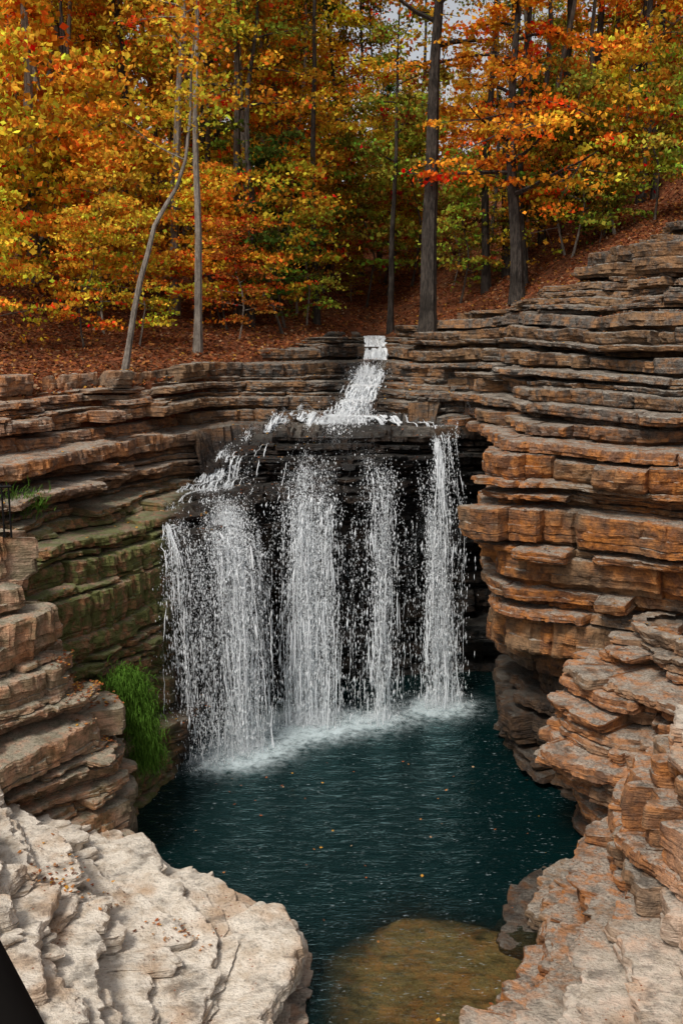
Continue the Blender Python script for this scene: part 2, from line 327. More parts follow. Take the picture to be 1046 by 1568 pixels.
loft('rock_cliff',Rw,thR,attr(lambda x,y,z:np.maximum(sstep(2.9,2.3,z)*sstep(7,6,x)*.85,sstep(22.5,24.5,y)*sstep(7.,6.4,z)),  # first term paints the overhang's shade into the colour; second is wet rock
   lambda x,y,z:0*x,lambda x,y,z:.3+.9*sstep(8.4,6.8,z)*sstep(2,2.6,z),lambda x,y,z:.0*x,lambda x,y,z:.2+.75*sstep(6.6,8.1,z)),seed=8,gap=.62,block=.22,rec=.4)
Mw=[(-1,[(6.5,19.5),(5.4,18.8),(5.0,17.8),(6,16.4),(9,15)]),
(.8,[(6.5,19.3),(5.2,18.6),(4.7,17.6),(5.5,16.2),(9,14.8)]),
(1.7,[(6.5,19),(4.4,18.1),(3.95,17.2),(5.3,15.7),(9,14.5)]),
(2.4,[(6.5,19),(4.4,18.1),(4.0,17.3),(5.5,15.9),(9,14.8)]),
(3.3,[(6.8,19.2),(4.8,18.5),(4.5,17.8),(5.8,16.3),(9,15.2)]),
(4.1,[(7,19.4),(6.4,19),(6.2,18),(7,17),(9,16)])]
loft('rock_ledge',Mw,lambda z,r:r.choice([.14,.2,.3],p=[.3,.4,.3])*r.uniform(.9,1.1),attr(lambda x,y,z:sstep(.9,.3,z)*.8,lambda x,y,z:0*x,lambda x,y,z:1+0*x,lambda x,y,z:.08+0*x,lambda x,y,z:.05+0*x),ds=.035,seed=21,gap=.45,block=.14,clampg=False)
Fr=[(-1,[(7,17),(4.3,16.5),(3.0,15.4),(2.3,13.5),(1.3,12.3),(.4,10.5),(0,8)]),
(.25,[(7,16.8),(4.5,16.2),(3.3,15.2),(2.7,13.4),(2.0,12.3),(1.3,10.5),(1,8)]),
(.8,[(7,16.5),(4.6,15.8),(3.6,14.9),(3.1,13.1),(2.6,11.8),(2.1,10),(1.8,8)]),
(1.3,[(7,16.3),(4.8,15.6),(4.0,14.6),(3.7,12.8),(3.4,11.3),(3.2,9.6),(3,7.6)]),
(2.2,[(7,16),(4.9,15.3),(4.4,14.1),(4.3,12.5),(4.6,11),(4.8,9),(5,7)]),
(3.2,[(7.2,15.5),(5.3,14.8),(4.75,13.8),(4.9,12.4),(5.3,11),(5.6,9),(6,7)]),
(4.1,[(7.4,15),(5.6,14.4),(4.85,13.5),(5.2,12.2),(5.8,11),(6.2,9),(6.5,7)]),
(4.6,[(8,14.6),(6.4,14),(6,13.2),(6.4,12),(6.8,11),(7,9),(7.4,7)])]
loft('rock_ledge',Fr,lambda z,r:r.choice([.12,.25,.45,.7],p=[.3,.3,.25,.15])*r.uniform(.9,1.1),attr(lambda x,y,z:sstep(.25,.0,z)*.8,lambda x,y,z:0*x,lambda x,y,z:1.+0*x,lambda x,y,z:.04+.6*sstep(12.8,11.3,y)+.6*sstep(3.4,3.9,z),lambda x,y,z:.05+0*x),ds=.03,seed=31,gap=.24,block=.13,clampg=False,rec=.15)
Bl=[(-1,[(-7,12.5),(-5.5,14),(-4.0,15.6),(-3.5,17),(-4.2,18.3),(-7,19)]),
(.3,[(-7,12.8),(-5.5,14.2),(-4.2,15.9),(-3.7,17),(-4.3,18.2),(-7,18.8)]),
(2.4,[(-7.2,13.2),(-5.8,14.6),(-4.6,15.9),(-4.1,16.7),(-4.8,17.9),(-7,18.5)]),
(3.0,[(-7.2,13.4),(-6,14.9),(-4.9,16.1),(-4.5,16.8),(-5,17.7),(-7,18.4)]),
(3.5,[(-7.3,13.6),(-6.2,15),(-5.2,16.1),(-4.9,16.8),(-5.3,17.6),(-7,18.3)]),
(4.6,[(-7.4,13.8),(-6.4,15.2),(-5.5,16.2),(-5.15,16.8),(-5.5,17.5),(-7,18.2)]),
(5.7,[(-7.8,14.2),(-6.9,15.6),(-5.9,16.3),(-5.5,16.8),(-5.8,17.4),(-7.2,18)]),
(6.0,[(-8,15),(-7.4,15.8),(-6.8,16.4),(-6.5,16.8),(-6.7,17.2),(-7.6,17.8)])]
loft('rock_ledge',Bl,lambda z,r:r.choice([.14,.3,.5,.8],p=[.25,.25,.3,.2])*r.uniform(.9,1.1),attr(lambda x,y,z:sstep(.3,.0,z)*.8,lambda x,y,z:.3+0*x,lambda x,y,z:.9+0*x,lambda x,y,z:.25+0*x,lambda x,y,z:.1+0*x),ds=.035,seed=41,gap=.25,block=.16,clampg=False,rec=.15)
# left foreground pale outcrop
Fl=[(-1,[(-.2,5),(-.2,9),(-.3,11),(-.1,12.7),(.1,14.2),(-1.3,15.5),(-2.9,16.4),(-3.8,17.3),(-6,18.2)]),
(0,[(-.8,5),(-.8,9),(-.9,11),(-.7,12.7),(-.65,14.0),(-1.5,15.0),(-3,15.9),(-3.9,16.9),(-6,17.8)]),
(.75,[(-1.1,5),(-1.1,9),(-1.2,10.8),(-1.15,12.2),(-1.2,13.4),(-1.9,14.4),(-3.1,15.1),(-4.1,16.1),(-6,17.2)]),
(1.0,[(-1.5,5),(-1.6,9),(-1.8,10.6),(-1.8,11.9),(-2,12.9),(-2.6,13.8),(-3.4,14.7),(-4.3,15.7),(-6,16.9)]),
(1.4,[(-2.2,5),(-2.4,9),(-2.7,10.4),(-2.9,11.6),(-3.0,12.5),(-3.4,13.3),(-4,14.2),(-4.7,15.2),(-6.2,16.5)]),
(2.0,[(-3.2,5),(-3.3,9),(-3.5,10.2),(-3.7,11.2),(-3.9,12.1),(-4.2,12.9),(-4.6,13.7),(-5.2,14.7),(-6.6,15.9)]),
(2.6,[(-4.2,5),(-4.3,9),(-4.4,10),(-4.6,11),(-4.7,11.9),(-4.9,12.6),(-5.3,13.3),(-5.8,14.3),(-7,15.4)]),
(3.6,[(-5.6,5),(-5.7,9),(-5.8,10),(-6,11),(-6.1,11.8),(-6.3,12.5),(-6.6,13.2),(-7,14),(-7.8,15)]),
(3.9,[(-6.6,5),(-6.7,9),(-6.8,10),(-7,11),(-7.1,11.8),(-7.3,12.5),(-7.6,13.2),(-8,14),(-8.6,15)])]
def tiltf(x,y,z):
    return .20*fbm(x*.5,y*.5,z*.3,2,61)+.04*fbm(x*2.0,y*2.0,z,2,62)
loft('limestone_outcrop',Fl,lambda z,r:r.choice([.05,.09,.17,.30],p=[.25,.33,.27,.15])*r.uniform(.85,1.2),
  attr(lambda x,y,z:sstep(.1,-.05,z)*.7,lambda x,y,z:0*x,lambda x,y,z:.8+0*x,lambda x,y,z:.97*sstep(-.1,.3,z),lambda x,y,z:0*x),ds=.025,seed=58,gap=.12,block=.10,clampg=False,rec=.05,lo=1.5,tilt=tiltf)
gx=np.arange(-1.6,4.6,.05);gy=np.arange(10.5,17,.05);XX,YY=np.meshgrid(gx,gy);x=XX.ravel();y=YY.ravel()
rr=np.sqrt(((x-1.6)/1.9)**2+((y-13.7)/1.5)**2)+.35*fbm(x*.8,y*.8,0.,4,3)
zz=-.10-.8*sstep(.7,1.6,rr)+.10*fbm(x*1.2,y*5,0.,4,4)
o=np.ones(len(x));build('submerged_rock',np.c_[x,y,zz],[gridfaces(len(gy),len(gx))],[ROCK],attrs={'ra':np.c_[o*.8,.0*o,.15*o],'rb':np.c_[o,.3*o,0*o]})
print('rocks',time.time()-T0)
# ---------------------------------------------------------------- ground sheet
xs=np.unique(np.r_[np.linspace(-300,-30,14),np.arange(-30,30,.35),np.linspace(30,300,14)])
ys=np.unique(np.r_[np.linspace(-60,10,12),np.arange(10,18,1.),np.arange(18,60,.35),np.arange(60,120,2),np.linspace(120,400,12)])
XX,YY=np.meshgrid(xs,ys);g,_=G(XX.ravel(),YY.ravel());g=np.minimum(g,21+0*g)
gx_=XX.ravel();gy_=YY.ravel();ch=(np.abs(gx_-1.05)<.75)&(gy_>29)&(gy_<37);g=np.where(ch,np.minimum(g,np.interp(gy_,[29,34.6,37],[6.8,8.9,9.4])),g)
build('ground',np.c_[XX.ravel(),YY.ravel(),g],[gridfaces(len(ys),len(xs))],[GROUND])
# ---------------------------------------------------------------- water flow
for _ in range(2):
    Hn=H.copy()
    for dx,dy in((1,0),(-1,0),(0,1),(0,-1)):
        S=np.roll(np.roll(H,dx,0),dy,1);Hn=np.where(H<-1.9,np.maximum(Hn,S),Hn)
    H=Hn
def hat(x,y):
    i=np.clip(((x-hx0)/hres).astype(int),0,hnx-1);j=np.clip(((y-hy0)/hres).astype(int),0,hny-1);return H[i,j]
flows=[
 ([(1.1,35.5,.25),(1.1,32.6,.28),(.85,30.5,.34),(.65,29,.36),(.25,27.6,.34),(.0,26.4,.4),(-.1,25.3,.6)],260,.02,1.4,8,1.2,1.),
 ([(.2,27.2,.3),(-.2,25.8,.42),(-.45,24.9,.5),(-.6,24.2,.42),(-.6,22.2,.46)],190,.016,1.0,6,1.4,1.),
 ([(.2,27.2,.3),(.3,25.8,.35),(.75,24.9,.35),(.95,24.5,.17),(1.15,22.4,.2)],56,.014,1.0,4,1.4,1.),
 ([(.2,27.2,.3),(-.7,25.6,.4),(-1.1,24.5,.45),(-1.1,22.4,.7)],16,.006,1.0,9,1.5,.7),
 ([(.2,27.2,.3),(.2,25.6,.4),(.3,24.5,.8),(.3,22.4,1.1)],12,.006,1.0,11,1.5,.7),
 ([(.4,27.1,.2),(1.5,26.5,.3),(2.15,25.9,.15),(2.7,24.0,.26)],88,.015,1.0,4,1.5,.9),
 ([(.4,27.1,.2),(1.3,26.3,.3),(1.8,25.5,.25),(2.0,23.8,.4)],12,.006,1.0,8,1.5,.7),
 ([(2,26.8,.1),(2.6,26.2,.2),(3.1,24.4,.4)],14,.007,1.0,7,1.6,.6),
 ([(0,27.3,.3),(-1.6,26.3,.35),(-2.5,25.4,.35),(-2.95,24,.35),(-2.7,23.0,.13),(-2.05,21.5,.2)],120,.017,.9,4,1.5,.8),
 ([(-1.6,26.3,.35),(-2.8,25.3,.4),(-3.4,23.4,.4),(-3.3,22.3,.26),(-2.7,21.0,.32)],36,.010,.9,6,1.6,.6),
 ([(-2.6,25.3,.3),(-3.7,23.4,.3),(-3.75,21.8,.14),(-3.15,20.6,.18)],34,.010,.85,4,1.6,.6),
 ([(-1.6,26.3,.2),(-2.1,24.6,.1),(-2.1,23.8,.06),(-1.6,22,.06)],24,.010,.95,3,.9,.5),
]
VV=[];FF=[];nb=0;dropsP=[];dropsV=[];land=[];landw=[]
r=np.random.default_rng(5)
for poly,n,rad,sp,kc,dpf,film in flows:
    P=np.array(poly);u=np.linspace(0,len(P)-1,200);C=cat(P,u);sl=np.r_[0,np.cumsum(np.linalg.norm(np.diff(C[:,:2],axis=0),axis=1))]
    tg=np.gradient(C[:,:2],axis=0);tg/=np.linalg.norm(tg,axis=1)[:,None]
    cen=np.linspace(-1,1,kc)+r.normal(0,.12,kc);wk=r.uniform(.3,1.7,kc);ck=r.choice(kc,n,p=wk/wk.sum());cw=r.uniform(.06,.28,kc)
    lane=cen[ck]+r.normal(0,1,n)*cw[ck];spd=sp*(.82+.36*r.random(kc)[ck])*r.uniform(.88,1.12,n);dt=.022
    s=r.uniform(0,.4,n);z=np.full(n,99.);vz=np.zeros(n);traj=[];vzs=[]
    for st in range(420):
        cx=np.interp(s,sl,C[:,0]);cy=np.interp(s,sl,C[:,1]);w=np.interp(s,sl,C[:,2]);tx=np.interp(s,sl,tg[:,0]);ty=np.interp(s,sl,tg[:,1])
        wob=.09*vn(s*2.5,lane*6,0.,3)
        x=cx+ty*(lane*w+wob);y=cy-tx*(lane*w+wob);h=hat(x,y);hc=hat(cx,cy)
        if st==0: z=np.minimum(h,hc)+.05
        zp=z;vz=vz-9.8*dt;z=z+vz*dt;on=z<h+.03
        z=np.where(on,np.minimum(h+.015+.03*r.random(n),zp+.02),z);vz=np.where(on,0,vz)
        # water cannot stand higher than the bed of its own channel
        cap=np.where(hc>5.,hc+.14,99.);z=np.where((z>cap)&(vz>-.6),np.maximum(cap,z-.06),z)
        traj.append(np.c_[x,y,z]);vzs.append(vz.copy())
        s=np.where(z>0,s+spd*dt,s);s=np.minimum(s,sl[-1])
        if (z<=0.03).all(): break
    Tj=np.array(traj);Vz=np.array(vzs)
    for i in range(n):
        zi=Tj[:,i,2];e=np.argmax(zi<=.03) if (zi<=.03).any() else len(zi)-1
        stuck=np.where(np.linalg.norm(np.diff(Tj[:,i],axis=0),axis=1)<.004)[0]
        if len(stuck): e=min(e,stuck[0])
        if e<4: continue
        tr=Tj[:e+1,i];vv=Vz[:e+1,i]
        # discard strands that climb anywhere by more than a ripple
        low=np.minimum.accumulate(tr[:,2]);climb=tr[:,2]-low
        if zi[e]<=.05: land.append(tr[-1,:2]);landw.append(rad)
        fs=np.cumsum(vv<-1.2);ff=np.clip(fs/36.,0,1)
        nz=vn(np.arange(e+1)*.4,i*7.7,n*1.,17)
        fl=np.where((vv>-.5),film,1.);fl=np.convolve(np.pad(fl,2,'edge'),np.ones(5)/5,'valid')
        R=rad*fl*r.uniform(.4,1.4)*np.clip(1.15-.95*ff+nz*(.5+1.*ff)-.35*ff,0.,2)
        R=np.where(climb>.07,0,R)
        R[R<.0025]=0.0003
        jit=np.cumsum(r.normal(0,.006,(e+1,2)),axis=0)*ff[:,None]*2;tr=tr.copy();tr[:,:2]+=jit
        a=r.uniform(0,1.5);ang=np.arange(4)*math.pi/2+a
        ring=tr[:,None,:]+np.stack([np.cos(ang)[None]*R[:,None]*1.3,np.sin(ang)[None]*R[:,None],np.sin(ang+1)[None]*R[:,None]*.5],-1)
        VV.append(ring.reshape(-1,3));m=e+1
        I=np.arange(m-1)[:,None]*4+np.arange(4)[None];J=np.arange(m-1)[:,None]*4+(np.arange(4)[None]+1)%4
        FF.append(np.stack([I,J,J+4,I+4],-1).reshape(-1,4)+nb);nb+=m*4
        k=np.where(vv<-1.)[0]
        if len(k):
            nd=int(len(k)*dpf*1.5);ks=r.choice(k,nd);sd=.015+.11*ff[ks][:,None]
            dropsP.append(tr[ks]+r.normal(0,1,(nd,3))*sd*[1,1,1.5]);dropsV.append(vv[ks])
build('waterfall',np.vstack(VV),[np.vstack(FF)],[WHITE])
wf=bpy.data.objects['waterfall']
DP=np.vstack(dropsP);DV=np.concatenate(dropsV);land=np.array(land);landw=np.array(landw)
ns_=22000;li=r.choice(len(land),ns_,p=landw/landw.sum());sp_=np.c_[land[li]+r.normal(0,.22,(ns_,2)),np.abs(r.exponential(.15,ns_))+.01]
def octa(P,L,W):
    n=len(P);o=np.zeros((n,6,3));o[:,0,2]=L;o[:,1,2]=-L
    o[:,2,0]=W;o[:,3,1]=W;o[:,4,0]=-W;o[:,5,1]=-W
    V=(P[:,None]+o).reshape(-1,3);b=(np.arange(n)*6)[:,None]
    t=np.array([[0,2,3],[0,3,4],[0,4,5],[0,5,2],[1,3,2],[1,4,3],[1,5,4],[1,2,5]])
    return V,(b[:,:,None]+t[None]).reshape(-1,3)
n=len(DP);W=r.lognormal(-5.2,.45,n);Ln=W*(1.5+np.abs(DV)*.65*r.uniform(.4,1.5,n))
v1,f1=octa(DP,Ln,W)
W2=r.lognormal(-5.3,.4,ns_);v2,f2=octa(sp_,W2*1.2,W2)
build('spray_droplets',np.vstack([v1,v2]),[np.vstack([f1,f2+len(v1)])],[WHITE],parent=wf)
print('falls',time.time()-T0,len(land),n)
# ---------------------------------------------------------------- pool water
gx=np.arange(-9,9.5,.07);gy=np.arange(4,28,.07);XX,YY=np.meshgrid(gx,gy);x=XX.ravel();y=YY.ravel()
hist,_,_=np.histogram2d(land[:,1],land[:,0],weights=landw/.03,bins=[np.r_[gy-.035,gy[-1]+.035],np.r_[gx-.035,gx[-1]+.035]])
def blur(a,s):
    k=np.exp(-np.arange(-3*s,3*s+1)**2/(2*s*s));k/=k.sum()
    a=np.apply_along_axis(lambda m:np.convolve(m,k,'same'),0,a);return np.apply_along_axis(lambda m:np.convolve(m,k,'same'),1,a)
f=blur(hist,4)*55+blur(hist,10)*260;foam=np.clip(f.ravel()*.05,0,1)
rr=np.sqrt(((x-1.7)/2.1)**2+((y-13.6)/1.8)**2)
sh=sstep(1.35,.5,rr+.5*fbm(x*.9,y*.9,0.,4,3))*.88
zz=.012*fbm(x*1.6,y*3.,0.,3,7)+.05*foam*(1+fbm(x*5,y*5,0.,3,8))
build('pool',np.c_[x,y,zz],[gridfaces(len(gy),len(gx))],[POOL],attrs={'wa':np.c_[foam,sh,0*sh]})
# ---------------------------------------------------------------- leaves & trees
def leafgeo(C,size,r,up=.7):
    n=len(C);nrm=r.normal(0,1,(n,3))*[.8,.8,.5]+[0,0,up];nrm/=np.linalg.norm(nrm,axis=1)[:,None]
    a=np.cross(nrm,r.normal(0,1,(n,3)));a/=np.linalg.norm(a,axis=1)[:,None]+1e-9;b=np.cross(nrm,a)
    L=(size*r.uniform(.6,1.3,n)*.5)[:,None];W=L*r.uniform(.55,.9,n)[:,None]
    V=np.stack([C-a*L,C+b*W+a*L*.15-nrm*L*.15,C+a*L,C-b*W+a*L*.15-nrm*L*.15],1).reshape(-1,3)
    return V,np.arange(n*4).reshape(-1,4)
def tube(P,R,s=6):
    P=np.asarray(P,float);R=np.asarray(R,float);m=len(P);t=np.gradient(P,axis=0);t/=np.linalg.norm(t,axis=1)[:,None]+1e-9
    ref=np.array([1.,.13,0]) if abs(t[0,2])>.6 else np.array([0,0,1.])
    a=np.cross(t,ref);a/=np.linalg.norm(a,axis=1)[:,None]+1e-9;b=np.cross(t,a);an=np.arange(s)*2*math.pi/s
    V=(P[:,None]+(np.cos(an)[None,:,None]*a[:,None]+np.sin(an)[None,:,None]*b[:,None])*R[:,None,None]).reshape(-1,3)
    I=np.arange(m-1)[:,None]*s+np.arange(s)[None];J=np.arange(m-1)[:,None]*s+(np.arange(s)[None]+1)%s
    return V,np.stack([I,J,J+s,I+s],-1).reshape(-1,4)
def tree_mesh(name,trunk,r0,crown0,nlimb,spread,nleaf,lsize,bark,seed,flat=.22,rise=.35,spray=.55,sides=7,up=.45):
    r=np.random.default_rng(seed);tp=np.array(trunk,float);nT=14
    T=cat(tp,np.linspace(0,len(tp)-1,nT));T[1:,:2]+=r.normal(0,.025,(nT-1,2))*np.linspace(.3,1.5,nT-1)[:,None]
    Rt=r0*(1-np.linspace(0,1,nT)**1.1*.88);Rt[0]*=1.35
    Vs=[];Fs=[];nb=0;anchors=[]
    def add(P,R,s):
        nonlocal nb
        v,f=tube(P,R,s);Vs.append(v);Fs.append(f+nb);nb+=len(v)
    add(T,Rt,sides)
    az=r.uniform(0,6)
    for i in range(nlimb):
        t=crown0+(1-crown0)*(i+r.uniform(0,.8))/nlimb;k=min(t,.99)*(nT-1);p0=np.array([np.interp(k,np.arange(nT),T[:,j]) for j in range(3)])
        rt=np.interp(k,np.arange(nT),Rt);az+=2.4+r.normal(0,.4);rel=(t-crown0)/(1-crown0)
        L=spread*(1-.55*rel)*r.uniform(.55,1.15);d=np.array([math.cos(az),math.sin(az),rise*r.uniform(.3,1.8)+.5*rel])
        P=[p0];m=6
        for j in range(1,m):
            d=d+r.normal(0,.13,3)-[0,0,.05];P.append(P[-1]+d/np.linalg.norm(d)*L/(m-1))
        P=np.array(P);rl=min(rt*.5,.03+L*.015);add(P,rl*np.linspace(1,.2,m),4)
        for j in range(2,m): anchors.append((P[j],.6+j*.1))
        for q in range(4):
            b=r.integers(1,m-1);d2=r.normal(0,1,3)*[1,1,.35];d2/=np.linalg.norm(d2);L2=L*r.uniform(.25,.5)
            Q=np.array([P[b],P[b]+d2*L2*.5+[0,0,.04],P[b]+d2*L2]);add(Q,rl*.4*np.array([1,.6,.2]),3)
            anchors+= [(Q[1],.8),(Q[2],1.)]
    nv_b=nb;A=np.array([a[0] for a in anchors]);wt=np.array([a[1] for a in anchors])*r.uniform(.1,1.6,len(A))**1.5
    idx=r.choice(len(A),nleaf,p=wt/wt.sum());sz=r.uniform(.5,1.3,len(A))[idx][:,None]*spray
    o=r.normal(0,1,(nleaf,3))*[.55,.55,flat]*sz;C=A[idx]+o;C[:,2]-=.18*(o[:,0]**2+o[:,1]**2)
    v,f=leafgeo(C,lsize,r,up)
    br=r.uniform(.5,1.25,len(A))[idx]*r.uniform(.6,1.35,nleaf);hu=(r.normal(0,.2,len(A))[idx]+r.normal(0,.14,nleaf))
    lc=np.clip(np.c_[br*(1-.15*hu),br*(1+hu*1.6),br*(1+hu)],0.02,3)
    lc=np.repeat(lc,4,axis=0)
    return build(name,np.vstack(Vs+[v]),[np.vstack(Fs),f+nv_b],[bark,LEAF],mi=[0,1],attrs={'lc':np.vstack([np.ones((nv_b,3)),lc])},link=False,smooth=False)
def place(name,me,loc,rot=0,s=1.,col=(.5,.2,.03),parent=None):
    o=bpy.data.objects.new(name,me);sc.collection.objects.link(o);o.location=loc;o.rotation_euler=(0,0,rot);o.scale=(s,s,s);o.color=(*col,1)
    if parent:o.parent=parent
    return o
OR=(.80,.33,.03);YE=(.84,.56,.05);RE=(.45,.13,.025);OL=(.33,.30,.04);GR=(.085,.115,.02);GO=(.80,.45,.045);BR=(.36,.20,.045);YG=(.50,.49,.06)
def gz(x,y): return min(float(G(np.array([x]),np.array([y]))[0][0]),21)-.1
place('oak_tree',tree_mesh('oak',[(0,0,0),(.0,0,4),(.1,0,8),(.3,0,13),(.4,0,18)],.30,.55,18,4.2,5500,.16,BARKD,101),(2.75,32.4,8.9),col=GO)
place('maple_tree',tree_mesh('maple',[(0,0,0),(-.1,0,2.2),(-.35,.1,5),(-.15,.1,9),(.3,0,14)],.24,.35,26,4.4,12000,.155,BARKD,112,flat=.12,rise=.12),(5.55,32.2,gz(5.55,32.2)),col=(.88,.31,.03))
place('hickory_tree',tree_mesh('hick',[(0,0,0),(.1,0,3.5),(.15,0,7),(.35,0,12),(.4,0,16)],.12,.6,14,3,3500,.16,BARKP,103),(-4.1,28.8,gz(-4.1,28.8)),col=GO)
place('leaning_tree',tree_mesh('lean',[(0,0,0),(.45,0,2.2),(.95,.1,3.9),(1.65,.2,5.2),(1.9,.3,8),(2.2,.4,10)],.085,.6,10,2,1500,.14,BARKP,104),(-5.55,25.6,gz(-5.55,25.6)),col=GO)
place('slender_tree',tree_mesh('slen',[(0,0,0),(.05,0,4),(.2,0,8),(.3,0,13)],.12,.45,12,2.6,3000,.16,BARKD,105),(1.75,36.5,gz(1.75,36.5)),col=OL)
place('birch_tree',tree_mesh('birch',[(0,0,0),(-.25,0,4),(-.5,0,8),(-.7,0,13)],.17,.5,12,3,3500,.16,BARKP,106),(10.1,29.8,gz(10.1,29.8)),col=GO)
place('poplar_tree',tree_mesh('pop',[(0,0,0),(.1,0,5),(.2,0,10),(.5,0,17)],.22,.6,12,3,3500,.17,BARKP,107),(-10.2,34,gz(-10.2,34)),col=YE)
place('oak_tree',tree_mesh('oak2',[(0,0,0),(.2,0,5),(.6,0,10),(.9,0,17)],.18,.55,14,3,3500,.17,BARKP,108),(-5.6,34,gz(-5.6,34)),col=GO)
place('maple_tree',tree_mesh('map2',[(0,0,0),(0,0,5),(.1,0,10),(.2,0,16)],.18,.45,18,3.4,5000,.16,BARKM,109),(-3.5,35,gz(-3.5,35)),col=YE)
big=[];far=[];sap=[];pole=[]
for i in range(5):
    r=np.random.default_rng(200+i);w=r.normal(0,.35,(5,2));w[0]=0
    big.append(tree_mesh('forest_tree_mesh',[(w[j,0],w[j,1],j*4.2) for j in range(5)],r.uniform(.12,.22),.3,22,3.8,8500,.18,[BARKD,BARKM,BARKD][i%3],300+i,flat=.16,rise=.3,spray=.7))
for i in range(4):
    r=np.random.default_rng(260+i);w=r.normal(0,.3,(5,2));w[0]=0
    pole.append(tree_mesh('pole_tree_mesh',[(w[j,0],w[j,1],j*4.3) for j in range(5)],r.uniform(.10,.17),.62,14,2.8,3000,.17,[BARKP,BARKD,BARKM,BARKD][i],390+i,flat=.2,rise=.4,spray=.7))
for i in range(4):
    r=np.random.default_rng(220+i);w=r.normal(0,.4,(5,2));w[0]=0
    far.append(tree_mesh('far_tree_mesh',[(w[j,0],w[j,1],j*4.4) for j in range(5)],r.uniform(.16,.26),.15,22,4.2,6500,.28,[BARKD,BARKM][i%2],330+i,flat=.3,spray=.95,sides=5))
for i in range(5):
    r=np.random.default_rng(240+i);w=r.normal(0,.22,(4,2));w[0]=0
    sap.append(tree_mesh('sapling_mesh',[(w[j,0],w[j,1],j*1.6) for j in range(4)],.04,.2,16,2.,3000,.135,[BARKM,BARKP][i%2],360+i,flat=.1,rise=.25,spray=.5,sides=5))
def pick(r,x,y):
    s=x/y
    w=np.array([OR,YE,RE,OL,GR,GO,BR])
    if s<-.13: p=[.22,.36,.04,.10,.03,.2,.05]
    elif s<.03: p=[.10,.34,.02,.22,.05,.22,.05]
    elif s<.16: p=[.16,.30,.02,.22,.04,.22,.04]
    else: p=[.19,.31,.02,.21,.07,.17,.03]
    c=w[r.choice(7,p=p)];return tuple(c*r.uniform(.75,1.15))
r=np.random.default_rng(77)
forest=bpy.data.objects.new('distant_forest',None);sc.collection.objects.link(forest)
und=bpy.data.objects.new('understory_saplings',None);sc.collection.objects.link(und)
y=38.
while y<60:
    x=-(.40*y+4)+r.uniform(0,3)
    while x<.40*y+5:
        xx,yy=x+r.normal(0,.8),y+r.normal(0,1.2);b=xx/yy
        if not(.0<b<.22 and r.random()<(.8 if yy>45 else .45)):
            place('forest_tree',big[r.integers(5)],(xx,yy,gz(xx,yy)),r.uniform(0,6.3),r.uniform(.7,1.05)*(.7 if .0<b<.22 else 1),pick(r,xx,yy),forest)
        x+=r.uniform(3.8,6.2)
    y+=5
for k in range(56):
    yy=r.uniform(33,52);xx=r.uniform(-.36*yy,.36*yy)
    if -.02<xx/yy<.12 and yy<46: continue
    place('forest_tree',pole[r.integers(4)],(xx,yy,gz(xx,yy)),r.uniform(0,6.3),r.uniform(.8,1.15),pick(r,xx,yy),forest)
y=60.
while y<96:
    x=-(.40*y+5)+r.uniform(0,4)
    while x<.40*y+6:
        b=x/y;gapz=-.0<b<.22
        xx,yy=x,y+r.normal(0,2);place('forest_tree',far[r.integers(4)],(xx,yy,gz(xx,yy)),r.uniform(0,6.3),r.uniform(.32,.5) if gapz else r.uniform(.75,1.1),pick(r,xx,yy),forest)
        x+=r.uniform(5.,7.5)*(.6 if gapz else 1)
    y+=9
def S(x,y,s,c): place('sapling',sap[r.integers(5)],(x,y,gz(x,y)),r.uniform(0,6.3),s,c,und)
for k in range(100):
    yy=r.uniform(27,52);xx=r.uniform(-.4*yy,.4*yy);_,d=G(np.array([xx]),np.array([yy]))
    if d[0]<1.5 or (abs(xx-1)<2.5 and yy<42) or (-.05<xx/yy<.10 and yy<42): continue
    if .13<xx/yy<.2 and yy<33: continue
    S(xx,yy,r.uniform(.5,1.3),pick(r,xx,yy))
for x_,y_,s_,c_ in [(-9.6,27.5,1.3,YE),(-8.9,26,.9,YE),(-10.5,30,1.6,YE),(-7.2,30.5,1.3,OR),(-3.2,31.6,.7,RE),(-3.7,33,1.0,OR),(-1.2,34.8,.8,YG),(-1.6,37,1.2,YE),(-8.2,33,1.6,GO),(-6,34,1.3,GO),(-10.8,34,1.9,OR),(-7,27.5,.8,GO),(-2.2,38,1.5,OR),(8.5,33.5,1.,YG),(10,33,1.1,YG),(7.3,34,.9,GR),(11.3,31,.8,YE),(-12.3,32,1.9,YE),(4.3,37,1.1,YG),(1.,42,1.4,OL),(3,44,1.6,YG),(-.5,46,1.5,GO),(2.,48,1.7,OL)]:
    S(x_,y_,s_,c_)
r=np.random.default_rng(9);n=90000;yy=20+r.random(n)**1.5*32;xx=r.uniform(-.4,.42,n)*yy;g,d=G(xx,yy);k=(d>-.1)&~((np.abs(xx-1.05)<.8)&(yy<37))
C=np.c_[xx,yy,g+r.uniform(.01,.07,n)][k];v,f=leafgeo(C,.12,r,1.6)
pal=np.array([(.34,.105,.04),(.23,.08,.04),(.46,.19,.06),(.13,.055,.03),(.42,.26,.15),(.55,.28,.05)]);lc=pal[r.choice(6,len(C),p=[.3,.25,.14,.16,.1,.05])]*r.uniform(.7,1.2,(len(C),1))
ob=build('fallen_leaves',v,[f],[LEAF],attrs={'lc':np.repeat(lc,4,0)});ob.color=(1,1,1,1)
n=9000;xx=r.uniform(-9,9,n);yy=r.uniform(17,33,n);h=hat(xx,yy);h2=np.maximum.reduce([hat(xx+.08,yy),hat(xx-.08,yy),hat(xx,yy-.08)])
k=(h>.3)&(np.abs(h-h2)<.06)&(vn(xx*.9,yy*.9,0.,4)>-.1);C=np.c_[xx,yy,h+.03][k]
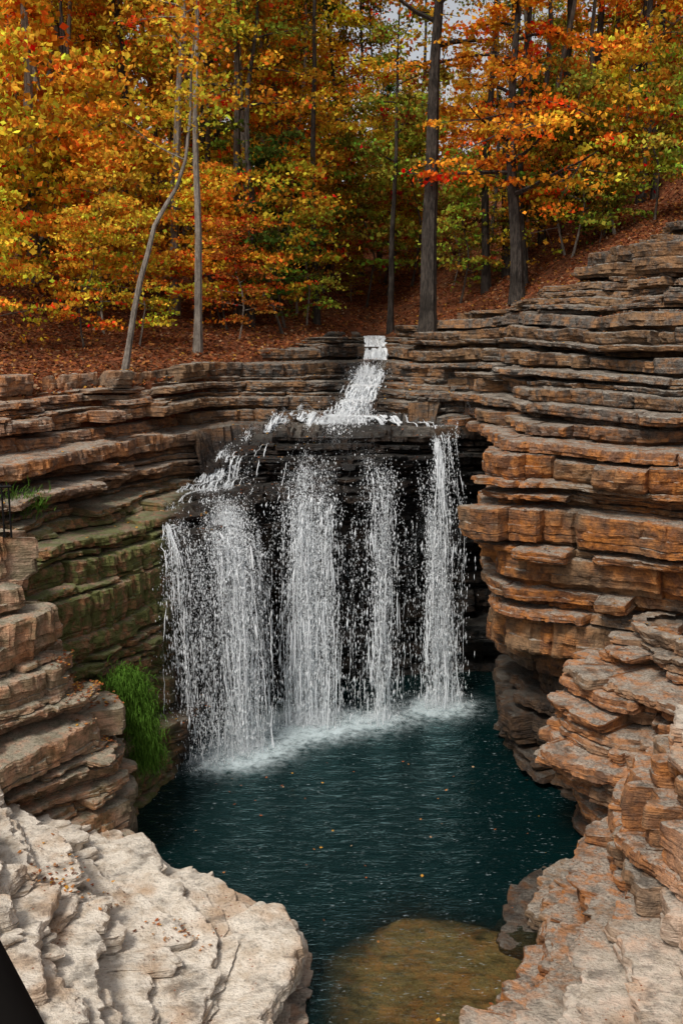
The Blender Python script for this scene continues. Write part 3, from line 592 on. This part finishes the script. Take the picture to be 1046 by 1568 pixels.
xx=-4.65+r.normal(0,.28,700);yy=17.0+r.normal(0,.35,700);h=hat(xx,yy);k=(h>2.2)&(h<4.2);C=np.vstack([C,np.c_[xx,yy,h+.03][k]])
xx=np.r_[-3.9+r.normal(0,.3,90),-2.3+r.normal(0,.25,60)];yy=np.r_[13.2+r.normal(0,.35,90),12.9+r.normal(0,.12,60)];C=np.vstack([C,np.c_[xx,yy,hat(xx,yy)+.03]])
nf=60;xf=r.uniform(-3,4,nf);yf=r.uniform(12,21,nf);Cf=np.c_[xf,yf,np.full(nf,.03)]
C=np.vstack([C,Cf]);v,f=leafgeo(C,.065,r,3.5);lc=pal[r.choice(6,len(C))]*1.1
ob=build('scattered_leaves',v,[f],[LEAF],attrs={'lc':np.repeat(lc,4,0)});ob.color=(1,1,1,1)
def grass(name,pts,n,L,seed,droop=1.,sp=.13):
    r=np.random.default_rng(seed);pts=np.array(pts);i=r.integers(0,len(pts),n);B=pts[i]+r.normal(0,sp,(n,3));m=5
    az=r.uniform(0,6.3,n);d=np.c_[np.cos(az)*.5+.25,np.sin(az)*.5-.35,np.full(n,1.)];Ls=L*r.uniform(.5,1.2,n);P=[B];dd=d/np.linalg.norm(d,axis=1)[:,None]
    for j in range(m-1):
        P.append(P[-1]+dd*(Ls/(m-1))[:,None]);dd=dd+np.array([0,0,-.55*droop])*r.uniform(.6,1.4,n)[:,None];dd/=np.linalg.norm(dd,axis=1)[:,None]
    P=np.array(P);sd=np.c_[-np.sin(az),np.cos(az),0*az];w=np.linspace(.009,.002,m)
    V=np.stack([P-sd[None]*w[:,None,None],P+sd[None]*w[:,None,None]],2)
    V=V.transpose(1,0,2,3).reshape(-1,3);b=(np.arange(n)*m*2)[:,None]+np.arange(m-1)[None]*2
    F=np.stack([b,b+1,b+3,b+2],-1).reshape(-1,4);return build(name,V,[F],[GRASS],smooth=False)
grass('grass_tuft',[(-4.25,18.4,2.8),(-4.1,18.5,2.75),(-4.0,18.5,2.5),(-3.95,18.4,2.2),(-3.9,18.4,1.9),(-3.85,18.4,1.6),(-3.8,18.4,1.3)],8500,.24,1,1.8,.14)
grass('grass_tuft',[(-6.2,19.3,6.2),(-6.5,19.2,6.2),(-6.0,19.4,6.15)],500,.2,2,.5)
VV=[];FF=[];nb=0
def addt(P,R,s=6):
    global nb
    v,f=tube(P,R,s);VV.append(v);FF.append(f+nb);nb+=len(v)
for j in range(16): addt([(-5.75-j*.11,17.0-.03*j,5.3),(-5.75-j*.11,17.0-.03*j,6.95)],[.018,.018])
addt([(-5.7,17.0,6.9),(-7.6,16.5,6.9)],[.025,.025]);addt([(-5.7,17.0,5.6),(-7.6,16.5,5.6)],[.025,.025])
build('metal_railing',np.vstack(VV),[np.vstack(FF)],[IRON])
v,f=tube([(-2.2,4.1,8.0),(-1.95,4.05,7.5),(-1.56,4,6.65),(-1.3,3.95,6.1),(-.6,3.8,4.5),(.2,3.6,2.7)],[.10,.13,.13,.13,.13,.13],14)
build('corner_standin',v,[f],[DARKM])  # added dark shaft, stand-in for an unidentified object in the corner
# ---------------------------------------------------------------- light, camera
w=bpy.data.worlds.new("World");sc.world=w;w.use_nodes=True;nt=w.node_tree;nt.nodes.clear()
EL,AZ=math.radians(54),math.radians(215)
sky=nt.nodes.new('ShaderNodeTexSky');sky.sky_type='NISHITA';sky.sun_disc=False;sky.sun_elevation=EL;sky.sun_rotation=AZ;sky.air_density=1.;sky.dust_density=3.;sky.ozone_density=1.
hs=nt.nodes.new('ShaderNodeHueSaturation');hs.inputs['Saturation'].default_value=.2
bg=nt.nodes.new('ShaderNodeBackground');bg.inputs[1].default_value=.14;wo=nt.nodes.new('ShaderNodeOutputWorld')
nt.links.new(sky.outputs[0],hs.inputs['Color']);nt.links.new(hs.outputs[0],bg.inputs[0]);nt.links.new(bg.outputs[0],wo.inputs[0])
sl=bpy.data.lights.new('sun','SUN');sl.energy=2.6;sl.angle=math.radians(12);sl.color=(1,.93,.84);so=bpy.data.objects.new('sun',sl);sc.collection.objects.link(so)
from mathutils import Vector
dirv=Vector((math.sin(AZ)*math.cos(EL),math.cos(AZ)*math.cos(EL),math.sin(EL)));so.rotation_euler=dirv.to_track_quat('Z','Y').to_euler()
cam=bpy.data.cameras.new('camera');cam.sensor_fit='VERTICAL';cam.sensor_height=36;cam.sensor_width=24;cam.lens=35;cam.clip_end=1500
co=bpy.data.objects.new('camera',cam);sc.collection.objects.link(co);co.location=(0,0,9.6);co.rotation_euler=(math.radians(90-10.5),0,0);sc.camera=co
sc.view_settings.view_transform='Standard';sc.view_settings.look='None';sc.view_settings.exposure=0
print('total',time.time()-T0)
